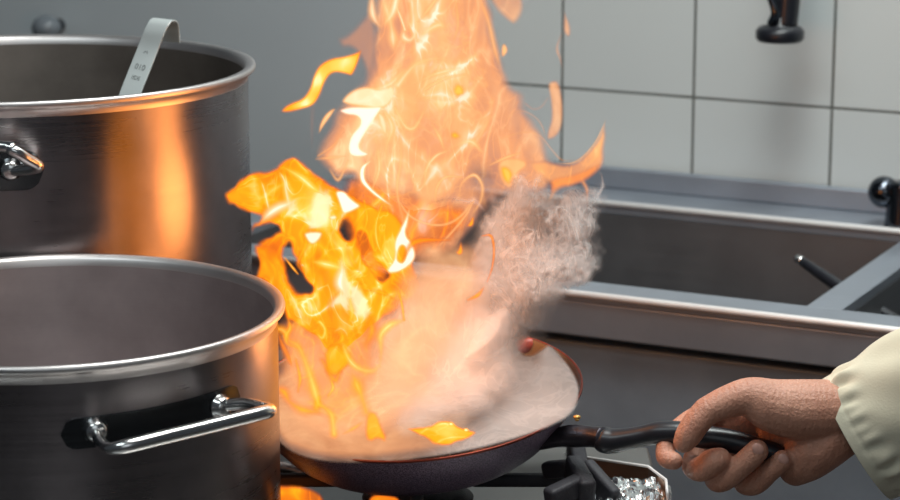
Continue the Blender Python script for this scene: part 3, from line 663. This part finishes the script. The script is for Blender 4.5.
# --- cream and white sheets of the upper body
CR = [([(372, -8), (372, 10), (375, 20), (381, 27)], [2, 3.5, 3, 1], .88), ([(381, 27), (388, 20), (393, 12), (396, 0), (396, -8)], [1, 3, 4, 4, 2], .9),
 ([(384, 4), (388, 14), (391, 25), (393, 40), (394, 54)], [3, 4, 3.5, 4.5, 1], .86), ([(412, -8), (414, 5), (417, 22), (415, 34), (410, 40), (404, 37), (404, 30)], [1.5, 1.8, 2, 2.6, 3, 3.5, 2], .92),
 ([(396, 6), (401, 18), (405, 30)], [1.2, 1.5, 1.5], .9), ([(398, 70), (408, 54), (418, 40), (430, 29), (440, 25), (447, 30)], [1.5, 2, 2.5, 4, 4, 1], .8),
 ([(398, 85), (407, 73), (417, 64), (432, 59), (455, 58)], [4, 3.5, 3, 2.5, 1], .86), ([(415, 85), (430, 76), (446, 71), (460, 68)], [1, 2, 2.5, 1], .8),
 ([(418, 96), (430, 86), (446, 78), (466, 74)], [1, 1.5, 1.5, 1], .75), ([(418, 22), (428, 10), (440, -6)], [1, 2, 2], .72), ([(455, -5), (458, 25), (452, 45)], [1.5, 2, 1], .62),
 ([(478, -5), (488, 20), (495, 50), (503, 75)], [2, 3, 3, 1], .6), ([(395, 108), (405, 126), (414, 128), (422, 115), (428, 100)], [2, 2.5, 2.5, 1.8, 1], .78),
 ([(432, 124), (440, 138), (444, 150)], [1, 2, 1], .74), ([(424, 185), (427, 168), (436, 156), (447, 151)], [1, 1.6, 1.8, 1], .84), ([(435, 202), (437, 187), (446, 177), (462, 177)], [1, 1.5, 1.5, 1], .72),
 ([(459, 196), (462, 183), (474, 175), (482, 185), (481, 200), (474, 212)], [1, 1.3, 1.8, 1.5, 1.3, 1], .76), ([(446, 150), (462, 143), (472, 142), (482, 152)], [1.2, 2.5, 3.5, 2], .78),
 ([(398, 200), (410, 216), (428, 224), (447, 224), (463, 214), (474, 198)], [1, 1.3, 1.3, 1.3, 1.3, 1], .7), ([(440, 245), (452, 232), (466, 215), (474, 200)], [1, 1.2, 1.2, 1], .7),
 ([(400, 130), (401, 160), (397, 190), (404, 225)], [1.5, 2, 2, 1], .66), ([(385, 112), (392, 128), (386, 150), (392, 175)], [3, 4, 2.5, 1], .8), ([(378, 150), (379, 170), (372, 190)], [1.5, 2, 1], .8),
 ([(316, 159), (328, 158), (345, 156)], [1, 1.8, 1], .66), ([(318, 156), (334, 145), (344, 132)], [1, 1.2, .8], .6), ([(330, 170), (338, 180), (345, 168), (348, 160)], [1, 1.6, 1.3, 1], .7),
 ([(490, 165), (505, 158), (520, 153)], [1, 1.5, 1], .72), ([(405, 92), (420, 100), (440, 96), (470, 108)], [1, 2, 3, 1], .7), ([(366, 92), (390, 84), (404, 70)], [1, 3, 2], .86)]
for pts, rr, h in CR:
    rr = [q*1.9 for q in rr]
    lobe('flame_tongue', fl, M_fp, [('l', pts, rr)], YF-.02-.02*rng.rand(), h, .72 if h > .7 else .5, max(rr)*1.0, .06, step=1, thick=.003, bulge=.006)
lobe('flame_tongue', fl, M_fp, [('p', [(339, 101), (350, 89), (366, 84), (382, 88), (393, 82), (398, 92), (392, 105), (382, 111), (362, 109), (345, 106)])], YF-.02, .86, .85, 5, .05, step=1.2)
lobe('flame_tongue', fl, M_fp, [('p', [(336, 110), (350, 105), (370, 106), (384, 105), (381, 112), (372, 125), (364, 138), (359, 148), (371, 153), (366, 158), (350, 158), (346, 148), (350, 134), (360, 124), (358, 117), (345, 116)])], YF-.03, 1.15, .95, 5, 0, step=1)
lobe('flame_tongue', fl, M_fp, [('p', [(374, 110), (386, 112), (390, 128), (387, 140), (379, 130)])], YF-.025, .88, .6, 5, .05, step=1)
lobe('flame_tongue', fl, M_fp, [S((372, 160), (363, 168), (363, 180), (371, 190), (382, 199), (392, 206), r=[1, 3.4, 3.6, 3, 2.6, 1])], YF-.03, .98, .9, 2.6, 0, step=1)
for p in ([(450, 88), (456, 80), (466, 84), (468, 96), (458, 100), (451, 96)], [(448, 132), (456, 128), (464, 136), (458, 142), (449, 140)], [(497, 165), (508, 163), (516, 172), (514, 184), (508, 188), (500, 180)]):
    lobe('flame_tongue', fl, M_fo, [('p', p)], YF-.02, .70, .72, 7, .05, step=1.2)
lobe('flame_tongue', fl, M_fp, [('p', [(494, 160), (510, 154), (528, 158), (530, 168), (518, 176), (515, 188), (508, 192), (498, 182)])], YF-.01, .62, .6, 6, .1, step=1.2)

# --- the deep orange lower left body
HO = [('p', [(254, 230), (262, 227), (274, 224), (279, 233), (264, 236), (256, 246)]), ('p', [(290, 244), (295, 262), (303, 278), (314, 290), (300, 291), (293, 284), (287, 268), (285, 250)]),
      ('p', [(340, 221), (351, 218), (352, 232), (346, 239)]), ('l', [(360, 234), (364, 248), (370, 262)], [1, 2.5, 3]), ('p', [(372, 264), (382, 270), (388, 277), (378, 277)]), ('l', [(253, 250), (255, 262), (252, 272)], [2, 3, 3])]
lobe('flame_body', fl, M_fo, [('p', [(221, 196), (231, 187), (243, 175), (258, 168), (270, 169), (279, 160), (290, 156), (303, 161), (318, 172), (335, 184), (352, 196), (372, 204), (394, 205), (412, 230), (414, 258), (424, 285), (418, 303), (398, 312), (385, 318), (372, 330), (356, 345), (350, 360), (330, 372), (318, 350), (305, 330), (286, 322), (276, 300), (262, 282), (246, 276), (255, 262), (256, 244), (250, 226), (262, 216), (245, 212), (228, 206)])],
     YF-.02, .50, .97, 6, .42, step=1.5, thick=.02, holes=HO, wob=2.5,
     heats=[(320, 215, 26, .12), (245, 192, 16, .06), (300, 275, 22, -.22), (270, 250, 12, -.12), (350, 270, 25, .06), (380, 250, 20, -.06), (300, 330, 25, -.1), (392, 300, 16, -.1), (285, 182, 20, .08)])
lobe('flame_body', fl, M_fo, [('p', [(232, 196), (246, 182), (262, 176), (285, 166), (305, 172), (330, 190), (355, 205), (340, 240), (300, 230), (270, 215), (250, 206)])], YF-.045, .62, .40, 10, .6, thick=.012, wob=3)
lobe('flame_body', fl, M_fo, [('p', [(262, 290), (275, 262), (290, 250), (312, 262), (345, 256), (372, 290), (380, 318), (350, 345), (320, 335), (290, 320)])], YF-.045, .48, .32, 10, .7, thick=.012, wob=3, holes=HO[1:2])
WH = [([(261, 223), (268, 215), (278, 208), (288, 204), (299, 198)], [1, 4, 4.5, 3.5, 1], .98), ([(285, 168), (300, 177), (313, 188), (324, 195)], [3, 5, 5, 2], .84), ([(264, 199), (273, 190), (287, 182)], [2, 4.5, 2], .82),
 ([(310, 261), (325, 264), (341, 268)], [2, 5, 4], .86), ([(341, 256), (342, 270), (340, 284), (346, 294), (353, 306)], [1, 4, 5, 3, 1], .99), ([(331, 214), (329, 228), (332, 245), (338, 258)], [2, 3.5, 4, 2], .7), ([(262, 255), (274, 268), (276, 285)], [2, 4, 2], .6),
 ([(268, 245), (280, 235), (290, 240)], [2, 3, 1], .62), ([(303, 232), (306, 244), (298, 262), (302, 272)], [1, 2.5, 2, 1], .62), ([(285, 258), (293, 268), (298, 274)], [.8, 1.2, .8], .8), ([(345, 240), (352, 260), (362, 275)], [1, 3, 1], .66),
 ([(382, 205), (376, 225), (378, 245), (388, 262)], [1.5, 2, 2, 1], .76), ([(364, 200), (367, 220), (360, 240)], [1.5, 2, 1], .7), ([(396, 300), (380, 292), (364, 290)], [1, 2.5, 1], .62),
 ([(275, 328), (284, 331), (289, 340), (298, 346), (304, 358), (310, 375), (315, 392), (318, 404)], [3, 3.5, 2.5, 3, 3, 3.5, 4, 3], .86), ([(288, 318), (290, 328), (286, 336), (288, 344), (300, 348)], [1, 2, 2, 1.5, 1], .8),
 ([(318, 404), (325, 408), (332, 416), (334, 434)], [3, 2.5, 3, 3], .80), ([(314, 330), (322, 338), (325, 330), (320, 322), (316, 324)], [1, 2, 2, 2, 1], .84), ([(325, 322), (326, 335), (327, 344)], [1, 2, 1], .82),
 ([(340, 333), (344, 348), (350, 361), (360, 369), (372, 371), (379, 366)], [1, 2.4, 3, 2.6, 2.4, 1.5], .9), ([(341, 330), (342, 340), (330, 346)], [2, 3, 1], .75), ([(352, 372), (357, 385), (362, 398), (366, 412)], [2, 5, 4, 4], .76),
 ([(331, 380), (333, 388), (328, 396)], [.8, 1.2, .8], .85), ([(380, 366), (381, 350), (381, 335), (390, 325), (404, 320)], [1, 2, 3, 3.2, 1.5], .88), ([(404, 320), (402, 305), (398, 290)], [1.3, 1.5, 1], .7),
 ([(274, 387), (284, 392), (290, 402), (303, 410), (318, 412)], [1.5, 4, 3, 4, 3], .66), ([(343, 434), (354, 428), (364, 421)], [.8, 1.6, .8], .74), ([(318, 398), (316, 408), (312, 406)], [2, 2, 1], .8), ([(322, 360), (334, 380), (340, 372)], [2, 2.5, 2], .66),
 ([(350, 300), (352, 315), (346, 330)], [3, 3.5, 1.5], .74), ([(340, 290), (330, 305), (332, 322)], [1, 3, 1], .56), ([(366, 345), (372, 330), (368, 315)], [3, 5, 3], .62), ([(296, 360), (300, 378), (298, 392)], [1.2, 1.6, 1], .7)]
for pts, rr, h in WH:
    low = min(p[1] for p in pts) > 305; rr = [q*(2.3 if low else 1.8) for q in rr]; h -= .06*low
    lobe('flame_tongue', fl, M_fo if h < .95 else M_fp, [('l', pts, rr)], YF-.05-.03*rng.rand(), h, .62 if low else (.9 if h > .8 else .62), max(rr)*1.0, .05, step=1, thick=.003, bulge=.006)
lobe('flame_tongue', fl, M_fp, [('p', [(333, 190), (345, 189), (352, 198), (364, 206), (352, 213), (342, 216), (338, 204)])], YF-.055, 1.0, .95, 4, 0, step=1)
lobe('flame_tongue', fl, M_fp, [('p', [(302, 231), (324, 230), (322, 239), (313, 247), (305, 241)])], YF-.055, .93, .9, 3.5, 0, step=1)
lobe('flame_tongue', fl, M_fp, [('p', [(326, 216), (336, 213), (339, 219), (331, 222)])], YF-.055, .9, .85, 3, 0, step=1)
lobe('flame_tongue', fl, M_fp, [('p', [(411, 202), (410, 222), (406, 234), (414, 243), (418, 257), (411, 267), (400, 274), (388, 275), (385, 269), (394, 258), (392, 242), (399, 228), (405, 216)])], YF-.04, .99, .93, 4, 0, step=1,
     holes=[('p', [(402, 245), (405, 252), (402, 262), (398, 258)])])
lobe('flame_tongue', fl, M_fo, [('l', [(402, 270), (406, 282), (409, 292)], [4, 3, 1])], YF-.04, .82, .7, 4, .05, step=1)
lobe('flame_tongue', fl, M_fo, [('p', [(324, 346), (338, 338), (344, 350), (352, 352), (352, 362), (345, 372), (334, 382), (322, 372)])], YF-.05, .62, .85, 6, .1, step=1.2, wob=1.5)
lobe('flame_tongue', fl, M_fo, [('p', [(364, 412), (371, 408), (380, 412), (384, 428), (389, 436), (386, 445), (378, 440), (372, 444), (364, 441), (363, 428)])], YF-.06, .62, .72, 6, .1, step=1.2)
lobe('flame_tongue', fl, M_fo, [('p', [(275, 320), (284, 338), (292, 352), (303, 372), (300, 400), (292, 385), (286, 362), (276, 344)])], YF-.03, .40, .55, 5, .2, step=1.5)
# orange veil falling into the pan
lobe('flame_body', fl, M_fm, [('p', [(272, 318), (300, 312), (340, 320), (380, 300), (430, 300), (440, 330), (430, 370), (425, 410), (400, 440), (340, 448), (300, 440), (274, 410)])], YF-.02, .46, .62, 24, .25, thick=.02, wob=3, heats=[(320, 380, 40, .1), (410, 322, 14, -.4)], opacs=[(400, 390, 40, -.2)])
lobe('flame_body', fl, M_fo, [('p', [(272, 310), (330, 300), (385, 310), (383, 360), (370, 420), (340, 436), (310, 420), (280, 380)])], YF-.04, .46, .30, 16, .55, thick=.015, wob=4)
lobe('flame_body', fl, M_fm, [('p', [(380, 330), (388, 285), (400, 255), (425, 232), (460, 228), (480, 240), (492, 262), (495, 290), (480, 315), (462, 345), (440, 385), (420, 425), (370, 446), (310, 440), (330, 390)])], YF-.052, .62, .40, 30, .30, thick=.01, wob=4)  # peach smoke between flame and steam, its tint painted as glow
lobe('flame_body', fl, M_fm, [('p', [(262, 380), (268, 425), (279, 445), (300, 457), (334, 463), (380, 461), (430, 456), (480, 447), (500, 425), (480, 400), (430, 380), (380, 360), (300, 350)])], YF-.04, .50, .42, 12, .22, thick=.006, wob=0, opacs=[(480, 430, 50, -.30), (430, 400, 40, -.1), (490, 400, 40, -.2)])  # orange tint of the smoke in the pan, put in as emission
# small licks inside the steam
for pts, rr, h in (([(482, 236), (491, 236), (494, 250), (492, 268), (487, 282)], [1, 1.8, 1.6, 1.4, 1], .45), ([(484, 287), (478, 295), (468, 300)], [1, 2.5, 1.5], .55), ([(461, 243), (460, 252), (456, 252)], [1.2, 3, 1], .6), ([(473, 218), (471, 224), (467, 226)], [1.5, 2.5, 1], .6), ([(402, 262), (415, 242), (450, 240)], [2, 4, 2], .45)):
    lobe('flame_tongue', fl, M_fo, [('l', pts, [q*1.3 for q in rr])], YF-.075, h, .6, max(rr), .05, step=1, thick=.002, bulge=.004)
# the separate lick over the food
bf = empty('flame', V(442, 440, 2.07), 'small yellow flame lick burning low over the near side of the pan', 'flame')
lobe('flame_tongue', bf, M_fo, [('p', [(402, 430), (415, 426), (428, 427), (440, 419), (452, 420), (462, 427), (479, 433), (470, 440), (460, 441), (446, 449), (434, 444), (420, 438)])], 2.065, .66, .92, 4.5, .22, step=1, thick=.006, wob=1.5, bulge=.005, heats=[(450, 432, 10, .08)])
for x, y, q in ((451, 424, 3), (456, 434, 2), (466, 430, 3)): lobe('flame_core', bf, M_fo, [('l', [(x-2, y), (x, y), (x+3, y+.5)], [q*.6, q, q*.5])], 2.05, .9, .8, 2.5, 0, step=.8, thick=.002, bulge=.001)
# burner flames under the pan
gf = empty('flame', V(300, 500, 2.2), 'orange burner flame under the left side of the pan beside the front pot', 'flame')
lobe('flame_tongue', gf, M_fo, [('p', [(255, 482), (290, 483), (310, 486), (325, 494), (330, 515), (255, 515)])], 2.10, .36, .85, 6, .6, step=1.2, heats=[(280, 492, 6, .25), (300, 490, 8, .2)], bulge=.006, free=True)
gf2 = empty('flame', V(385, 505, 2.2), 'orange burner flame glimpsed below the middle of the pan', 'flame')
lobe('flame_tongue', gf2, M_fo, [('p', [(368, 494), (385, 493), (402, 497), (402, 515), (366, 515)])], 2.09, .36, .8, 4, .2, step=1.2, bulge=.004, free=True)

# ---------------------------------------------------------------- steam
def steam_mat(name, col, texscale=30, fine=1.0):
    m = bpy.data.materials.new(name); m.use_nodes = True; nt = m.node_tree; nt.nodes.clear(); out = nt.nodes.new('ShaderNodeOutputMaterial')
    def A(n_):
        q = nt.nodes.new('ShaderNodeAttribute'); q.attribute_name = n_; return q.outputs['Fac']
    dd, aa, tx, og = A('v_edge'), A('v_opac'), A('v_tex'), A('v_off')
    geo = nt.nodes.new('ShaderNodeNewGeometry')
    cmb = nt.nodes.new('ShaderNodeCombineXYZ'); nt.links.new(og, cmb.inputs[0]); nt.links.new(og, cmb.inputs[1])
    ad = N(nt, 'ShaderNodeVectorMath', operation='ADD'); nt.links.new(geo.outputs['Position'], ad.inputs[0]); nt.links.new(cmb.outputs[0], ad.inputs[1])
    n1 = noise(nt, texscale, 3.5, .5, vec=ad.outputs[0], stretch=(1, 1, .6), dist=2.0)
    n2 = noise(nt, texscale*.5, 3, .5, vec=ad.outputs[0], dist=1)
    rid = math_(nt, 'SUBTRACT', 1, math_(nt, 'MULTIPLY', math_(nt, 'ABSOLUTE', math_(nt, 'SUBTRACT', n1, .5)), 14), clamp=True)
    s1 = math_(nt, 'MULTIPLY', math_(nt, 'SUBTRACT', n2, .5), 2.2)
    av = math_(nt, 'ADD', aa, math_(nt, 'MULTIPLY', tx, math_(nt, 'ADD', s1, math_(nt, 'MULTIPLY', rid, .5*fine))), clamp=True)
    av = math_(nt, 'MULTIPLY', av, dd, clamp=True)
    up_ = nt.nodes.new('ShaderNodeCombineXYZ'); up_.inputs[0].default_value = -.25; up_.inputs[1].default_value = -.66; up_.inputs[2].default_value = .70   # droplets scatter alike whichever way a layer lies
    df = nt.nodes.new('ShaderNodeBsdfDiffuse'); df.inputs[0].default_value = (*col, 1)
    tl = nt.nodes.new('ShaderNodeBsdfTranslucent'); tl.inputs[0].default_value = (*col, 1)
    for q in (df, tl): nt.links.new(up_.outputs[0], q.inputs['Normal'])
    m1 = nt.nodes.new('ShaderNodeMixShader'); m1.inputs[0].default_value = .5; nt.links.new(df.outputs[0], m1.inputs[1]); nt.links.new(tl.outputs[0], m1.inputs[2])
    tr = nt.nodes.new('ShaderNodeBsdfTransparent'); mx = nt.nodes.new('ShaderNodeMixShader')
    nt.links.new(av, mx.inputs[0]); nt.links.new(tr.outputs[0], mx.inputs[1]); nt.links.new(m1.outputs[0], mx.inputs[2]); nt.links.new(mx.outputs[0], out.inputs[0])
    return m
M_st = steam_mat('steam', (.90, .86, .84), 24); M_sw = steam_mat('thin_steam', (.92, .87, .85), 38, 1.5)
sm_ = empty('steam', V(450, 440, 2.15), 'dense white steam filling the frying pan and curling up to the right of the flame', 'steam')
lobe('steam_bank', sm_, M_st, [('p', [(262, 400), (270, 433), (281, 447), (300, 458), (334, 464.5), (380, 464), (430, 459), (480, 450), (530, 435.5), (560, 424), (575, 413), (581, 398), (580, 384), (573, 369), (560, 352), (549, 342), (540, 350), (528, 356), (519, 350), (512, 330), (500, 315), (480, 320), (460, 330), (430, 335), (400, 345), (350, 370), (300, 385)])],
     2.17, .5, .64, 4, .30, thick=.008, bulge=.0, opacs=[(565, 385, 18, -.15), (440, 400, 60, .1), (535, 360, 8, -.3)], step=1.5)
lobe('steam_bank', sm_, M_st, [('p', [(375, 310), (395, 270), (415, 250), (450, 250), (475, 255), (500, 262), (508, 285), (505, 300), (520, 305), (530, 325), (528, 345), (530, 370), (515, 400), (470, 430), (430, 446), (380, 440), (355, 400), (360, 340)])],
     2.115, .5, .60, 34, .34, thick=.01, wob=4)
lobe('steam_column', sm_, M_sw, [('p', [(462, 310), (468, 268), (468, 240), (478, 212), (490, 190), (515, 172), (545, 180), (570, 182), (600, 178), (612, 200), (608, 225), (606, 262), (598, 275), (585, 288), (565, 298), (552, 312), (542, 330), (530, 352), (505, 372), (470, 365)])],
     2.17, .5, .48, 20, .50, thick=.02, wob=7, step=1.5, opacs=[(555, 238, 16, -.22), (585, 205, 20, -.16), (510, 330, 30, .25), (495, 250, 22, .15), (590, 275, 22, -.15), (515, 290, 25, .1)])
lobe('steam_column', sm_, M_sw, [('p', [(475, 345), (474, 300), (480, 260), (488, 225), (497, 190), (520, 165), (545, 165), (560, 190), (550, 215), (545, 240), (555, 265), (555, 295), (540, 325), (520, 350)])],
     2.13, .5, .26, 24, .5, thick=.02, wob=7, step=1.5)
lobe('steam_column', sm_, M_sw, [('p', [(500, 225), (530, 205), (570, 200), (592, 225), (604, 252), (580, 280), (548, 300), (520, 320), (500, 300), (494, 260)])], 2.10, .5, .10, 20, .62, thick=.02, wob=9, step=1.5)
lobe('steam_bank', sm_, M_st, [('p', [(462, 335), (478, 314), (492, 302), (506, 298), (520, 308), (524, 332), (512, 358), (480, 372), (450, 365)])], 2.105, .5, .52, 16, .15, thick=.02, wob=2)
lobe('steam_column', sm_, M_st, [('p', [(448, 270), (462, 238), (482, 205), (515, 182), (550, 200), (572, 250), (574, 290), (556, 325), (530, 362), (480, 360), (455, 310)])], 2.16, .5, .36, 30, .25, thick=.01, wob=4, opacs=[(482, 228, 9, -.25)])
SW = [([(520, 192), (508, 215), (505, 235), (520, 252), (530, 270)], 2.2), ([(494, 206), (510, 225), (515, 245), (500, 275)], 2.2), ([(530, 200), (520, 230), (508, 260), (505, 300)], 3), ([(547, 215), (552, 230), (545, 245), (535, 248)], 2),
      ([(515, 250), (523, 280), (525, 305), (515, 335)], 3), ([(560, 205), (575, 225), (580, 245), (594, 255)], 2), ([(598, 165), (602, 185), (598, 195), (604, 205)], 2),
      ([(485, 232), (478, 250), (470, 262)], 2.2), ([(575, 208), (582, 222), (578, 232)], 2), ([(548, 196), (530, 205), (522, 222), (528, 240)], 2.2), ([(425, 206), (450, 198), (470, 202), (485, 210)], 3.5)]
for pts, q in SW: lobe('steam_wisp', sm_, M_sw, [('l', pts, [q*.8]+[q*1.5]*(len(pts)-2)+[q*.6])], 2.11+.04*rng.rand(), .5, .22, q*1.5, .2, step=1, thick=.002, bulge=.006, wob=3)
# haze against the wall of the pots
for o in C.objects:
    pass

# ---------------------------------------------------------------- light
def area(name, loc, target, size, power, col, sy=None):
    l = bpy.data.lights.new(name, 'AREA'); l.energy = power; l.color = col; l.size = size
    if sy: l.shape = 'RECTANGLE'; l.size_y = sy
    o = bpy.data.objects.new(name, l); C.objects.link(o); o.location = loc
    o.rotation_euler = (Vector(target)-Vector(loc)).to_track_quat('-Z', 'Y').to_euler(); return o
area('front_fill', (.3, -.7, 2.3), (.1, 2.2, 1), 1.3, 5, (.88, .96, 1))  # added soft fill behind the camera, brightens pan side, hand and sleeve
area('ceiling_lamp', (.4, 2.3, 2.9), (.3, 2.4, 0), 1.4, 38, (.93, 1, .98), .5)
area('ceiling_lamp', (-1.0, .9, 2.9), (-.5, 2.0, 1), 1.2, 11, (.85, .97, 1), .4)
area('hood_lamp', (.25, 1.75, 2.6), (.3, 2.1, 1), .6, 9, (1, .97, .92))
for (x, y, Y, p, rr) in ((385, 240, 2.26, 1.2, .055), (430, 130, 2.22, 1.1, .07), (360, 350, 2.20, .4, .05), (415, 320, 2.06, .55, .05), (478, 215, 2.06, .28, .05)):
    l = bpy.data.lights.new('fire_glow', 'POINT'); l.energy = p; l.color = (1, .34, .08); l.shadow_soft_size = rr
    o = bpy.data.objects.new('fire_glow', l); C.objects.link(o); o.location = V(x, y, Y)
w = bpy.data.worlds.new('kitchen_air'); bpy.context.scene.world = w; w.use_nodes = True
w.node_tree.nodes['Background'].inputs[0].default_value = (.045, .052, .06, 1); w.node_tree.nodes['Background'].inputs[1].default_value = .9
s = bpy.context.scene
s.view_settings.view_transform = 'Standard'; s.view_settings.look = 'None'; s.view_settings.gamma = 1; s.view_settings.exposure = 0; s.view_settings.use_curve_mapping = False
s.cycles.transparent_max_bounces = 96; s.cycles.max_bounces = 8; s.cycles.sample_clamp_indirect = 4
